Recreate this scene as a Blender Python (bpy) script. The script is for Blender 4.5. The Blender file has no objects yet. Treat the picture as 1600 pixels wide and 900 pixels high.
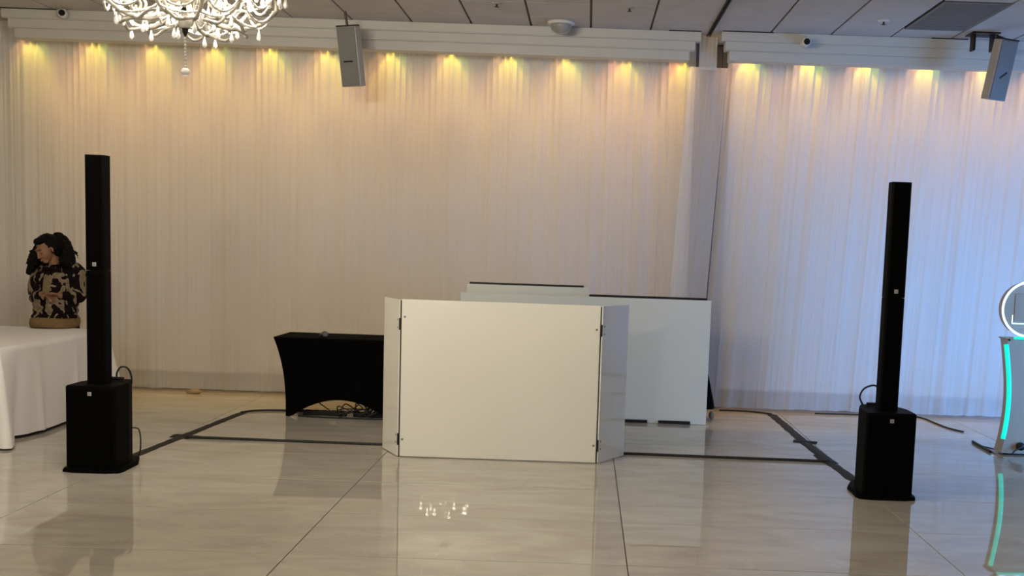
import bpy, bmesh, math, random
from mathutils import Vector, Matrix, Euler, noise
random.seed(7)
PI = math.pi
scene = bpy.context.scene
COL = scene.collection

# ------------------------------------------------------------------ camera
PITCH, ROLL, EYE = math.radians(5.8726), math.radians(1.9473), 1.67
cam_d = bpy.data.cameras.new('camera')
cam_d.sensor_width = 36.0
cam_d.lens = 1750 / 1600 * 36.0
cam_d.shift_x = (800 - 909.9) / 1600
cam_d.shift_y = (563.9 - 450) / 1600
cam_d.clip_end = 100
cam = bpy.data.objects.new('camera', cam_d)
COL.objects.link(cam)
cam.matrix_world = (Matrix.Translation((0, 0, EYE)) @ Matrix.Rotation(PI / 2 - PITCH, 4, 'X')
                    @ Matrix.Rotation(ROLL, 4, 'Z'))
scene.camera = cam

# ------------------------------------------------------------------ world, exposure, big lights
w = bpy.data.worlds.new('world'); scene.world = w; w.use_nodes = True
bg = w.node_tree.nodes['Background']
bg.inputs[0].default_value = (1.0, 0.94, 0.86, 1); bg.inputs[1].default_value = 0.38
vs = scene.view_settings
vs.view_transform = 'Standard'; vs.look = 'None'; vs.gamma = 1; vs.use_curve_mapping = False
vs.exposure = 0.30

def area_light(name, loc, rot, sx, sy, energy, color):
    d = bpy.data.lights.new(name, 'AREA'); d.shape = 'RECTANGLE'; d.size = sx; d.size_y = sy
    d.energy = energy; d.color = color
    o = bpy.data.objects.new(name, d); COL.objects.link(o); o.location = loc; o.rotation_euler = rot
    return o
# bluish fill added just inside the right-hand wall, aimed at the lower curtain
BLUE_FILL = area_light('added_blue_fill', (6.60, 7.6, 1.0), (0, math.radians(90), math.radians(-58)), 1.9, 2.0, 108, (0.13, 0.40, 1.0))
BLUE_FILL.data.spread = math.radians(90)

# ------------------------------------------------------------------ helpers
def lk(o, parent=None):
    COL.objects.link(o)
    if parent is not None: o.parent = parent
    return o
def tag(o, label=None, cat=None, group=None, kind=None):
    if label: o['label'] = label
    if cat: o['category'] = cat
    if group: o['group'] = group
    if kind: o['kind'] = kind
    return o
def empty(name, loc=(0, 0, 0), rz=0):
    o = bpy.data.objects.new(name, None); o.empty_display_size = 0.1
    o.location = loc; o.rotation_euler = (0, 0, rz); return lk(o)
def obj(name, bm, mat, parent=None, smooth=False, loc=None):
    me = bpy.data.meshes.new(name)
    bmesh.ops.recalc_face_normals(bm, faces=bm.faces)
    bm.to_mesh(me); bm.free()
    if smooth:
        for p in me.polygons: p.use_smooth = True
    me.materials.append(mat)
    o = bpy.data.objects.new(name, me)
    if loc: o.location = loc
    return lk(o, parent)
def meshobj(name, verts, faces, mat, parent=None, smooth=False):
    me = bpy.data.meshes.new(name); me.from_pydata(verts, [], faces); me.update()
    bm = bmesh.new(); bm.from_mesh(me); bpy.data.meshes.remove(me)
    return obj(name, bm, mat, parent, smooth)
def copy_tree(o, parent=None):
    c = o.copy(); lk(c, parent)
    for ch in list(o.children):
        copy_tree(ch, c)
    return c
def box(bm, x0, x1, y0, y1, z0, z1, bev=0):
    r = bmesh.ops.create_cube(bm, size=1)
    vs_ = r['verts']
    for v in vs_:
        v.co = Vector((x0 + (v.co.x + .5) * (x1 - x0), y0 + (v.co.y + .5) * (y1 - y0), z0 + (v.co.z + .5) * (z1 - z0)))
    if bev:
        es = list({e for v in vs_ for e in v.link_edges})
        bmesh.ops.bevel(bm, geom=es, offset=bev, segments=2, affect='EDGES', profile=.5)
    return vs_
def BX(*a, **k):
    bm = bmesh.new(); box(bm, *a, **k); return bm
def prism(bm, poly, z0, z1):
    n = len(poly)
    a = [bm.verts.new((p[0], p[1], z0)) for p in poly]; b = [bm.verts.new((p[0], p[1], z1)) for p in poly]
    bm.faces.new(a[::-1]); bm.faces.new(b)
    for i in range(n): bm.faces.new((a[i], a[(i + 1) % n], b[(i + 1) % n], b[i]))
def catmull(pts, n=6):
    P = [Vector(p) for p in pts]
    if len(P) < 3: return P
    out = []
    for i in range(len(P) - 1):
        p0 = P[max(i - 1, 0)]; p1 = P[i]; p2 = P[i + 1]; p3 = P[min(i + 2, len(P) - 1)]
        for k in range(n):
            t = k / n
            out.append(0.5 * ((2 * p1) + (p2 - p0) * t + (2 * p0 - 5 * p1 + 4 * p2 - p3) * t * t + (3 * p1 - p0 - 3 * p2 + p3) * t ** 3))
    out.append(P[-1]); return out
def tube(bm, pts, r, n=6, rads=None, flat=1.0):
    P = [Vector(p) for p in pts]; rings = []
    up = Vector((0, 0, 1)); prev = None
    for i, p in enumerate(P):
        d = (P[min(i + 1, len(P) - 1)] - P[max(i - 1, 0)])
        if d.length < 1e-9: d = Vector((0, 0, 1))
        d.normalize()
        if prev is None:
            a = d.cross(up)
            if a.length < 1e-3: a = d.cross(Vector((1, 0, 0)))
        else:
            a = prev - d * prev.dot(d)
        a.normalize(); prev = a; b = d.cross(a)
        rr = rads[i] if rads else r
        rings.append([bm.verts.new(p + a * math.cos(2 * PI * k / n) * rr + b * math.sin(2 * PI * k / n) * rr * flat) for k in range(n)])
    for i in range(len(rings) - 1):
        for k in range(n):
            bm.faces.new((rings[i][k], rings[i][(k + 1) % n], rings[i + 1][(k + 1) % n], rings[i + 1][k]))
    bm.faces.new(rings[0][::-1]); bm.faces.new(rings[-1])
def lathe(bm, prof, n=20, c=(0, 0, 0)):
    c = Vector(c); rings = []
    for r, z in prof:
        if r < 1e-6: rings.append([bm.verts.new(c + Vector((0, 0, z)))])
        else: rings.append([bm.verts.new(c + Vector((r * math.cos(2 * PI * k / n), r * math.sin(2 * PI * k / n), z))) for k in range(n)])
    for A, B in zip(rings, rings[1:]):
        for k in range(n):
            k2 = (k + 1) % n
            if len(A) == 1 and len(B) == 1: continue
            if len(A) == 1: bm.faces.new((A[0], B[k], B[k2]))
            elif len(B) == 1: bm.faces.new((A[k], A[k2], B[0]))
            else: bm.faces.new((A[k], A[k2], B[k2], B[k]))
def blob(bm, c, r, rot=None, sub=2):
    q = bmesh.ops.create_icosphere(bm, subdivisions=sub, radius=1)
    R = Euler(rot).to_matrix() if rot else Matrix.Identity(3)
    for v in q['verts']:
        v.co = Vector(c) + R @ Vector((v.co.x * r[0], v.co.y * r[1], v.co.z * r[2]))
def capsule(bm, p0, p1, r0, r1, n=12):
    p0, p1 = Vector(p0), Vector(p1)
    k = max(2, int((p1 - p0).length / (min(r0, r1) * .35)))
    for i in range(k + 1):
        t = i / k; r = r0 + (r1 - r0) * t
        blob(bm, p0.lerp(p1, t), (r, r, r), sub=2)
def remesh(bm, voxel, smooth_iter=3):
    """union of overlapping closed shapes into one continuous surface"""
    me = bpy.data.meshes.new('tmp'); bmesh.ops.recalc_face_normals(bm, faces=bm.faces); bm.to_mesh(me); bm.free()
    o = bpy.data.objects.new('tmp', me); COL.objects.link(o)
    m = o.modifiers.new('r', 'REMESH'); m.mode = 'VOXEL'; m.voxel_size = voxel
    dg = bpy.context.evaluated_depsgraph_get()
    me2 = bpy.data.meshes.new_from_object(o.evaluated_get(dg))
    bpy.data.objects.remove(o); bpy.data.meshes.remove(me)
    b2 = bmesh.new(); b2.from_mesh(me2); bpy.data.meshes.remove(me2)
    for _ in range(smooth_iter):
        bmesh.ops.smooth_vert(b2, verts=b2.verts, factor=.5, use_axis_x=True, use_axis_y=True, use_axis_z=True)
    return b2

# ------------------------------------------------------------------ materials
def newmat(name):
    m = bpy.data.materials.new(name); m.use_nodes = True
    return m, m.node_tree, m.node_tree.nodes['Principled BSDF']
def mat(name, col, rough=.5, metal=0, spec=.5, var=0, vscale=8, emis=None, estr=0, trans=0, bump=0, bscale=60, coat=0):
    m, nt, b = newmat(name)
    b.inputs['Base Color'].default_value = (*col, 1); b.inputs['Roughness'].default_value = rough
    b.inputs['Metallic'].default_value = metal; b.inputs['Specular IOR Level'].default_value = spec
    b.inputs['Transmission Weight'].default_value = trans; b.inputs['Coat Weight'].default_value = coat
    if emis:
        b.inputs['Emission Color'].default_value = (*emis, 1); b.inputs['Emission Strength'].default_value = estr
    tc = nt.nodes.new('ShaderNodeNewGeometry')
    if var:
        nz = nt.nodes.new('ShaderNodeTexNoise'); nz.inputs['Scale'].default_value = vscale; nz.inputs['Detail'].default_value = 5
        nt.links.new(tc.outputs['Position'], nz.inputs['Vector'])
        rp = nt.nodes.new('ShaderNodeValToRGB')
        rp.color_ramp.elements[0].position = .3; rp.color_ramp.elements[1].position = .7
        rp.color_ramp.elements[0].color = (*[c * (1 - var) for c in col], 1)
        rp.color_ramp.elements[1].color = (*[min(1, c * (1 + var)) for c in col], 1)
        nt.links.new(nz.outputs['Fac'], rp.inputs['Fac']); nt.links.new(rp.outputs['Color'], b.inputs['Base Color'])
    if bump:
        n2 = nt.nodes.new('ShaderNodeTexNoise'); n2.inputs['Scale'].default_value = bscale
        nt.links.new(tc.outputs['Position'], n2.inputs['Vector'])
        bp = nt.nodes.new('ShaderNodeBump'); bp.inputs['Strength'].default_value = bump; bp.inputs['Distance'].default_value = .01
        nt.links.new(n2.outputs['Fac'], bp.inputs['Height']); nt.links.new(bp.outputs['Normal'], b.inputs['Normal'])
    return m

def floor_mat():
    m, nt, b = newmat('polished_porcelain')
    g = nt.nodes.new('ShaderNodeNewGeometry'); oi = nt.nodes.new('ShaderNodeObjectInfo')
    add = nt.nodes.new('ShaderNodeVectorMath'); add.operation = 'MULTIPLY_ADD'
    nt.links.new(oi.outputs['Random'], add.inputs[0]); add.inputs[1].default_value = (31, 17, 5)
    mp = nt.nodes.new('ShaderNodeMapping'); mp.inputs['Scale'].default_value = (1.0, 2.3, 1)
    nt.links.new(g.outputs['Position'], mp.inputs['Vector']); nt.links.new(mp.outputs['Vector'], add.inputs[2])
    n1 = nt.nodes.new('ShaderNodeTexNoise'); n1.inputs['Scale'].default_value = 1.5; n1.inputs['Detail'].default_value = 8; n1.inputs['Distortion'].default_value = 1.2
    nt.links.new(add.outputs[0], n1.inputs['Vector'])
    r1 = nt.nodes.new('ShaderNodeValToRGB'); e = r1.color_ramp.elements
    e[0].position = .30; e[0].color = (.43, .395, .34, 1); e[1].position = .72; e[1].color = (.54, .52, .455, 1)
    x = e.new(.5); x.color = (.49, .46, .40, 1)
    nt.links.new(n1.outputs['Fac'], r1.inputs['Fac'])
    # thin veins
    n2 = nt.nodes.new('ShaderNodeTexNoise'); n2.inputs['Scale'].default_value = 1.1; n2.inputs['Detail'].default_value = 6; n2.inputs['Distortion'].default_value = 2.0
    nt.links.new(add.outputs[0], n2.inputs['Vector'])
    r2 = nt.nodes.new('ShaderNodeValToRGB'); e = r2.color_ramp.elements
    e[0].position = .485; e[0].color = (0, 0, 0, 1); e[1].position = .515; e[1].color = (0, 0, 0, 1)
    x = e.new(.5); x.color = (1, 1, 1, 1)
    nt.links.new(n2.outputs['Fac'], r2.inputs['Fac'])
    mx = nt.nodes.new('ShaderNodeMixRGB'); mx.inputs['Color2'].default_value = (.56, .53, .47, 1)
    ml = nt.nodes.new('ShaderNodeMath'); ml.operation = 'MULTIPLY'; ml.inputs[1].default_value = .45
    nt.links.new(r2.outputs['Color'], ml.inputs[0]); nt.links.new(ml.outputs[0], mx.inputs['Fac'])
    nt.links.new(r1.outputs['Color'], mx.inputs['Color1']); nt.links.new(mx.outputs['Color'], b.inputs['Base Color'])
    b.inputs['Roughness'].default_value = .012; b.inputs['IOR'].default_value = 1.52
    return m

def curtain_mat():
    m = bpy.data.materials.new('sheer_white_voile'); m.use_nodes = True; nt = m.node_tree
    nt.nodes.clear()
    out = nt.nodes.new('ShaderNodeOutputMaterial')
    df = nt.nodes.new('ShaderNodeBsdfDiffuse'); tl = nt.nodes.new('ShaderNodeBsdfTranslucent'); tp = nt.nodes.new('ShaderNodeBsdfTransparent')
    for s_ in (df, tl): s_.inputs['Color'].default_value = (.83, .80, .75, 1)
    m1 = nt.nodes.new('ShaderNodeMixShader'); m1.inputs[0].default_value = .28
    nt.links.new(df.outputs[0], m1.inputs[1]); nt.links.new(tl.outputs[0], m1.inputs[2])
    m2 = nt.nodes.new('ShaderNodeMixShader'); m2.inputs[0].default_value = .40
    nt.links.new(m1.outputs[0], m2.inputs[1]); nt.links.new(tp.outputs[0], m2.inputs[2])
    nt.links.new(m2.outputs[0], out.inputs['Surface'])
    return m

def sweater_mat():
    m, nt, b = newmat('patterned_fleece')
    tc = nt.nodes.new('ShaderNodeTexCoord')
    mp = nt.nodes.new('ShaderNodeMapping'); mp.inputs['Scale'].default_value = (1.25, 1, .75); mp.inputs['Rotation'].default_value = (0, .5, 0)
    nt.links.new(tc.outputs['Object'], mp.inputs['Vector'])
    n1 = nt.nodes.new('ShaderNodeTexNoise'); n1.inputs['Scale'].default_value = 11; n1.inputs['Detail'].default_value = 1.5; n1.inputs['Distortion'].default_value = .8
    nt.links.new(mp.outputs['Vector'], n1.inputs['Vector'])
    r = nt.nodes.new('ShaderNodeValToRGB'); e = r.color_ramp.elements
    e[0].position = .515; e[0].color = (.007, .004, .005, 1); e[1].position = .55; e[1].color = (.23, .18, .12, 1)
    x = e.new(.68); x.color = (.16, .125, .075, 1)
    nt.links.new(n1.outputs['Fac'], r.inputs['Fac']); nt.links.new(r.outputs['Color'], b.inputs['Base Color'])
    b.inputs['Roughness'].default_value = .95; b.inputs['Specular IOR Level'].default_value = .1
    return m

def alabaster():
    m = bpy.data.materials.new('frosted_chandelier_glass'); m.use_nodes = True; nt = m.node_tree; nt.nodes.clear()
    out = nt.nodes.new('ShaderNodeOutputMaterial'); df = nt.nodes.new('ShaderNodeBsdfDiffuse'); tl = nt.nodes.new('ShaderNodeBsdfTranslucent'); gl = nt.nodes.new('ShaderNodeBsdfGlossy')
    df.inputs['Color'].default_value = (.34, .325, .29, 1); tl.inputs['Color'].default_value = (.34, .325, .29, 1); gl.inputs['Roughness'].default_value = .08
    m1 = nt.nodes.new('ShaderNodeMixShader'); m1.inputs[0].default_value = .5; m2 = nt.nodes.new('ShaderNodeMixShader'); m2.inputs[0].default_value = .06
    nt.links.new(df.outputs[0], m1.inputs[1]); nt.links.new(tl.outputs[0], m1.inputs[2]); nt.links.new(m1.outputs[0], m2.inputs[1]); nt.links.new(gl.outputs[0], m2.inputs[2])
    nt.links.new(m2.outputs[0], out.inputs['Surface']); return m

M = dict(
    floor=floor_mat(), curtain=curtain_mat(), sweater=sweater_mat(),
    grout=mat('dark_grout', (.13, .11, .09), .8),
    floor_base=mat('screed', (.40, .37, .32), .15),
    panel=mat('ceiling_panel', (.50, .485, .46), .9, var=.05, vscale=3, bump=.1, bscale=200, spec=.2),
    grid=mat('dark_grid', (.14, .115, .095), .8),
    black_rail_shade=mat('black_rail_shade', (.012, .012, .012), .9),
    ceil=mat('ceiling_board', (.45, .43, .39), .9),
    cornice=mat('cornice_paint', (.50, .485, .43), .55, var=.03, vscale=2),
    wall=mat('wall_paint', (.68, .65, .60), .8, var=.04, vscale=2),
    leaf=mat('added_partition_brown', (.13, .10, .075), .7),
    marble=mat('marble_skirting', (.20, .18, .16), .3, var=.4, vscale=14),
    speaker=mat('black_speaker', (.002, .002, .002), .65, spec=.06),
    grille=mat('speaker_grille', (.0015, .0015, .0015), .85, spec=.04, bump=.3, bscale=500),
    badge=mat('badge_silver', (.55, .55, .55), .4, metal=.4),
    badge_dark=mat('badge_dark', (.05, .05, .05), .5),
    acrylic=mat('gloss_white_acrylic', (.82, .82, .755), .004, spec=.5),
    matte_white=mat('white_board', (.66, .68, .60), .22, spec=.5),
    black=mat('black_plastic', (.008, .008, .008), .5, spec=.3),
    spandex=mat('black_spandex', (.0015, .0013, .0013), .85, spec=.04),
    rubber=mat('cable_rubber', (.012, .011, .011), .6),
    tape=mat('gaffer_tape', (.022, .02, .018), .7, spec=.3, bump=.25, bscale=60),
    steel=mat('screw_steel', (.25, .24, .22), .4, metal=.8),
    grey_plastic=mat('grey_speaker_plastic', (.165, .165, .155), .55),
    grey_light=mat('grey_speaker_side', (.36, .34, .32), .55),
    linen=mat('white_linen', (.88, .87, .86), .85, spec=.2, bump=.05, bscale=40),
    table=mat('table_plastic', (.55, .55, .52), .6),
    glass=alabaster(),
    crystal=mat('chandelier_crystal', (.98, .97, .95), .03, trans=.55, spec=1.0),
    bead=mat('chandelier_bead', (.75, .74, .70), .08, trans=.1, spec=1.0),
    bulb=mat('candle_bulb', (1, .95, .85), .4, emis=(1.0, .86, .66), estr=520),
    bronze=mat('dark_bronze', (.02, .014, .01), .45, metal=.5),
    lens=mat('camera_lens', (.004, .004, .005), .1),
    white_plastic=mat('white_plastic', (.62, .61, .58), .4),
    dome=mat('smoked_dome', (.5, .5, .49), .08, trans=.6),
    vent=mat('vent_grey', (.14, .14, .135), .6),
    vent_dark=mat('vent_dark', (.03, .03, .03), .8),
    booth=mat('booth_grey', (.34, .28, .20), .35, var=.04, vscale=5),
    booth_face=mat('booth_screen', (.34, .28, .205), .25),
    cyan=mat('cyan_led', (.0, .35, .28), .4, emis=(0.0, .92, .66), estr=.75),
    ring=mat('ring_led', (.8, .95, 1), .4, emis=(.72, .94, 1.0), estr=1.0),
    led=mat('led_puck', (.8, .75, .5), .4, emis=(1, .75, .25), estr=2),
    skin=mat('skin', (.23, .115, .062), .5, spec=.3),
    lip=mat('lip', (.22, .085, .065), .45),
    brow=mat('brow_dark', (.012, .008, .006), .7),
    hair=mat('black_hair', (.0018, .0014, .0012), .6, spec=.12, bump=.8, bscale=120),
    tan=mat('tan_knit', (.19, .12, .058), .95, spec=.1, var=.15, vscale=30),
    placket=mat('beige_knit', (.17, .13, .075), .95, spec=.1, var=.1, vscale=25),
    jeans=mat('dark_trousers', (.02, .02, .026), .9),
    shoe=mat('dark_shoe', (.015, .013, .012), .6),
    scrap=mat('tan_scrap', (.30, .22, .13), .9, var=.2, vscale=30),
    pane=mat('window_glass', (.9, .95, 1), .02, trans=1.0),
)

M['acrylic'].node_tree.nodes['Principled BSDF'].inputs['IOR'].default_value = 1.65

# ------------------------------------------------------------------ floor
YW = 11.90                     # face of the back wall
XL, XR, YB = -6.7, 6.7, -6.0
FL = obj('floor', BX(XL - .2, XR + .2, YB, YW + .2, -.20, -.012), M['grout'])
tag(FL, kind='structure')
obj('screed', BX(XL, XR, YB, 4.848 - .9, -.0119, 0), M['floor_base'], FL)
tile_me = None
xs = [-1.519 + 1.792 * k for k in range(-3, 5)]
ys = [7.605 + .919 * k for k in range(-4, 5)]
gap = .0026
for i in range(len(xs)):
    for j in range(len(ys)):
        x0, x1 = xs[i], xs[i] + 1.792; y0, y1 = ys[j], ys[j] + .919
        if y1 > YW: y1 = YW
        x0c, x1c = max(x0, XL), min(x1, XR)
        if x1c - x0c < .05 or y1 - y0 < .05: continue
        full = (abs(x1c - x0c - 1.792) < 1e-6 and abs(y1 - y0 - .919) < 1e-6)
        cx, cy = (x0c + x1c) / 2, (y0 + y1) / 2
        if full and tile_me:
            o = bpy.data.objects.new('tile', tile_me); o.location = (cx, cy, 0); lk(o, FL)
        else:
            hx, hy = (x1c - x0c) / 2 - gap, (y1 - y0) / 2 - gap
            o = obj('tile', BX(-hx, hx, -hy, hy, -.011, 0, bev=.0012), M['floor'], FL, loc=(cx, cy, 0))
            if full: tile_me = o.data

# ------------------------------------------------------------------ walls, skirting, added window
wb = obj('wall_back', BX(XL - .2, XR + .2, YW, YW + .2, 0, 4.0), M['wall']); tag(wb, kind='structure')
wl = obj('wall_left', BX(XL - .2, XL, YB, YW, 0, 4.0), M['wall']); tag(wl, kind='structure')
bm = bmesh.new()
for a in ((YB, 5.95, 0, 4.0), (9.25, YW, 0, 4.0), (5.95, 9.25, 2.55, 4.0), (5.95, 9.25, 0, .15)):
    box(bm, XR, XR + .2, a[0], a[1], a[2], a[3])
wr = obj('wall_right', bm, M['wall']); tag(wr, kind='structure')
bb = empty('baseboard_back', (0, 0, 0)); tag(bb, kind='structure')
x = XL
k = 0
while x < XR - .01:
    x2 = min(x + .9, XR)
    obj('skirting_tile', BX(x + .002, x2 - .002, YW - .022, YW - .001, .001, .19, bev=.002), M['marble'], bb); x = x2
bm = bmesh.new()
for a in ((5.95, 6.02, .15, 2.55), (9.18, 9.25, .15, 2.55), (7.56, 7.64, .15, 2.55)): box(bm, XR + .02, XR + .1, *a)
for a in ((5.95, 9.25, .15, .22), (5.95, 9.25, 2.48, 2.55)): box(bm, XR + .021, XR + .099, *a)
wn = obj('added_window_1', bm, M['white_plastic']); tag(wn, kind='structure')  # unseen window, added to give the bluish side light a source
for a in ((6.02, 7.56), (7.64, 9.18)): obj('pane', BX(XR + .055, XR + .063, a[0], a[1], .22, 2.48), M['pane'], wn)

# ------------------------------------------------------------------ ceiling
HC = 3.77
CE = obj('ceiling', BX(XL - .2, XR + .2, YB, YW + .2, HC + .02, HC + .15), M['grid']); tag(CE, kind='structure')
PW, PD, X0, Y0 = .5785, .592, -.027, 10.655
obj('plain_board', BX(XL, XR, YB, Y0 - 5 * PD - .004, HC, HC + .0199), M['ceil'], CE)
pm = None
VENT_I = (5, 6)
for i in range(-12, 12):
    for j in range(-5, 1):
        x0, x1 = X0 + i * PW, X0 + (i + 1) * PW
        y0, y1 = Y0 + j * PD, Y0 + (j + 1) * PD
        x0, x1 = max(x0, XL), min(x1, XR)
        if x1 - x0 < .1: continue
        if i == 5 and j in (-1, -2): continue
        hx, hy = (x1 - x0) / 2 - .010, (y1 - y0) / 2 - .0045
        full = abs(x1 - x0 - PW) < 1e-6
        c = ((x0 + x1) / 2, (y0 + y1) / 2, HC)
        if full and pm:
            o = bpy.data.objects.new('panel', pm); o.location = c; lk(o, CE)
        else:
            o = obj('panel', BX(-hx, hx, -hy, hy, 0, .0195, bev=.003), M['panel'], CE, loc=c)
            if full: pm = o.data
obj('border_board', BX(XL, XR, Y0 + PD + .004, YW, HC, HC + .0199), M['ceil'], CE)
# return-air grille in the ceiling
v = empty('ceiling_vent', (X0 + 5.5 * PW, Y0 - PD, HC))
tag(v, 'dark grey louvred air vent set into the ceiling panels at right', 'vent')
hx, hy = PW / 2 - .012, PD - .01
obj('backing', BX(-hx, hx, -hy, hy, .0, .0195), M['vent_dark'], v)
bm = bmesh.new()
for a in ((-hx, hx, -hy, -hy + .03), (-hx, hx, hy - .03, hy), (-hx, -hx + .025, -hy + .03, hy - .03), (hx - .025, hx, -hy + .03, hy - .03)): box(bm, *a, -.008, -.0005)
obj('frame', bm, M['vent'], v)
ns = 24
for k in range(ns):
    y = -hy + .04 + (2 * hy - .08) * k / (ns - 1)
    obj('louvre', BX(-hx + .026, hx - .026, y - .013, y + .013, -.006, -.001), M['vent'], v)
# partition track
tr = empty('partition_track', (X0 + 2 * PW, 0, HC)); tag(tr, 'black double track running along the ceiling to the cornice gap', 'track')
for dx, ww in ((-.012, .0045), (.012, .008)):
    obj('rail', BX(dx - ww, dx + ww, 7.6, 11.30, -.014, .0), M['black_rail_shade'], tr)

# ------------------------------------------------------------------ cornices (stepped crown moulding)
def cornice(name, xa, xb, ya, sa, sb):
    """three stepped layers; the upper ones run further out on the front and at the free ends"""
    h = [3.77, 3.685, 3.60, 3.505]
    root = None
    for k in range(3):
        x0 = xa + (.045 * k if sa else 0); x1 = xb - (.05 * k if sb else 0)
        y0 = ya + .035 * k
        bm = bmesh.new()
        box(bm, x0, x1, y0, y0 + .16, h[k + 1], h[k] - .0006, bev=.006)
        # small bead under each layer
        box(bm, x0 + .004, x1 - .004, y0 + .012, y0 + .03, h[k + 1] - .006, h[k + 1] + .004) if k < 2 else None
        o = obj(name if k == 0 else 'moulding_step', bm, M['cornice'], root)
        if k == 0: root = o
    return tag(root, kind='structure')
c1 = cornice('trim_1', -5.74, 1.045, 11.11, True, True)
c2 = cornice('trim_2', 1.235, XR, 11.05, True, False)
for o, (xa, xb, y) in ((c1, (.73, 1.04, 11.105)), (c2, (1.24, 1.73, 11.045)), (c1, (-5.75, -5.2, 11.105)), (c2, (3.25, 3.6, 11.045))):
    obj('shade_strip', BX(xa, xb, y - .02, y + .02, HC - .006, HC - .001), M['black_rail_shade'], o)  # solid dark strips stand in for the shade between cornice and ceiling

# ------------------------------------------------------------------ curtains
def curtain(name, xa, xb, z0, z1, y, label, seed, k1=1.0, lean=0.0, hem=0.0, parent=None):
    """hanging sheer cloth: irregular gathers of several widths that wander slowly on the way down"""
    dx = .0068; n = int((xb - xa) / dx); rows = 24
    V, Fc = [], []
    nz = noise.noise
    ph = [0.0]
    for i in range(n + 1):
        x = xa + i * dx
        ph.append(ph[-1] + 2 * PI * dx / .074 * max(.55, 1 + .55 * nz(Vector((x * 3.7, seed + 12.1, .7)))))
    for j in range(rows + 1):
        t = j / rows; z = z1 + (z0 - z1) * t
        for i in range(n + 1):
            x = xa + i * dx; u = x + .02 * t * nz(Vector((x * 1.3, seed, t)))
            dens = .55 + .65 * nz(Vector((x * 1.1, seed + 7.7, .4)))
            kk = k1 * .8
            yy = .020 * nz(Vector((u * 3.1, seed, .25 * t))) + .017 * nz(Vector((u * 8.5, seed + 3.1, .35 * t))) \
                + kk * (.0105 + .006 * dens) * nz(Vector((u * 19, seed + 5.2, .5 * t))) + kk * .0052 * nz(Vector((u * 43, seed + 9.4, .7 * t)))
            rid = max(0.0, .5 + .5 * math.cos(ph[i] + .9 * t * nz(Vector((x * 2.2, seed, t))))) ** 2.2
            yy -= (.017 * (1 - t) ** 3 + .0035) * rid * (.75 + .6 * nz(Vector((x * 2.9, seed + 8.8, 0))))
            if hem:
                yy += hem * t ** 5 * (.028 * nz(Vector((u * 7, seed + 1.5, 0))) + .012 * nz(Vector((u * 15, seed + 2.5, 0))))
            zz = z + (.010 * nz(Vector((x * 7, 3, seed))) if j == rows else 0)
            V.append((u + lean * t, y + yy, zz))
    W = n + 1
    for j in range(rows):
        for i in range(n):
            a = j * W + i
            Fc.append((a, a + 1, a + W + 1, a + W))
    o = meshobj(name, V, Fc, M['curtain'], parent, smooth=True)
    return tag(o, label, 'curtain')
curtain('curtain', -6.66, 1.06, .03, 3.755, 11.70, 'wide pleated sheer white curtain behind the black table, warmly lit', 3)
curtain('curtain', 1.388, 6.69, .03, 3.755, 11.66, 'pleated sheer white curtain at right, bluish towards the floor', 11, k1=1.25, hem=1.0, lean=-.158)
curtain('curtain', .985, 1.37, .03, 3.50, 11.55, 'narrow gathered curtain panel covering the gap between the cornices', 21, k1=1.3, lean=-.165)
curtain('curtain', 1.05, 1.23, 3.44, 3.755, 11.32, 'short gathered curtain piece in the cornice gap under the track', 23, k1=1.6)

pt = empty('added_partition', (1.235, 11.82, 0)); tag(pt, 'dark partition boards added behind the slit between the curtains to darken it', 'partition')
for k in range(4): obj('leaf', BX(-.20 + .10 * k + .002, -.10 + .10 * k - .002, -.055, .055, .0, 3.74, bev=.004), M['leaf'], pt)  # unseen boards added so the slit and narrow curtain panel look darker

# ------------------------------------------------------------------ cove lights behind the cornice
AMBER = 1.75
LX = [-5.73, -5.09, -4.47, -3.87, -3.28, -2.70, -2.06, -1.44, -.85, -.26, .34, .93, 1.58, 2.20, 2.77, 3.38, 3.99, 4.55, 5.15]
ORD = ['first', 'second', 'third', 'fourth', 'fifth', 'sixth', 'seventh', 'eighth', 'ninth', 'tenth', 'eleventh', 'twelfth', 'thirteenth',
       'fourteenth', 'fifteenth', 'sixteenth', 'seventeenth', 'eighteenth', 'nineteenth']
def spot(name, loc, rot, energy, color, angle, blend, size, parent):
    d = bpy.data.lights.new(name, 'SPOT'); d.energy = energy; d.color = color; d.spot_size = math.radians(angle); d.spot_blend = blend
    d.shadow_soft_size = size
    o = bpy.data.objects.new(name, d); COL.objects.link(o); o.parent = parent; o.location = loc; o.rotation_euler = rot
    return o
for k, x in enumerate(LX):
    e = empty('cove_light', (x, 11.50, HC))
    tag(e, 'small LED downlight behind the cornice, %s yellow glow from the left' % ORD[k], 'cove light', 'cove lights along the curtain top')
    bm = bmesh.new(); lathe(bm, [(0, -.001), (.04, -.001), (.04, -.03), (.034, -.032), (0, -.032)], 14); obj('housing', bm, M['white_plastic'], e)
    bm = bmesh.new(); lathe(bm, [(0, -.034), (.03, -.034), (.03, -.0325), (0, -.0325)], 14); obj('lens', bm, M['led'], e)
    hot = k in (10, 11)
    spot('led_orange', (-.10, .08, -.05), (math.radians(5), 0, 0), 4.5 if not hot else 8.0, (1.0, .46, .16) if not hot else (1.0, .36, .12), 66, .6, .012, e)
    spot('led_yellow', (.0, .08, -.05), (math.radians(5), 0, 0), 12.5, (1.0, .74, .08), 62, .5, .012, e)
    spot('led_green', (.10, .08, -.05), (math.radians(5), 0, 0), 3.0 if not hot else 1.2, (.62, 1.0, .12), 62, .7, .012, e)
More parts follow.
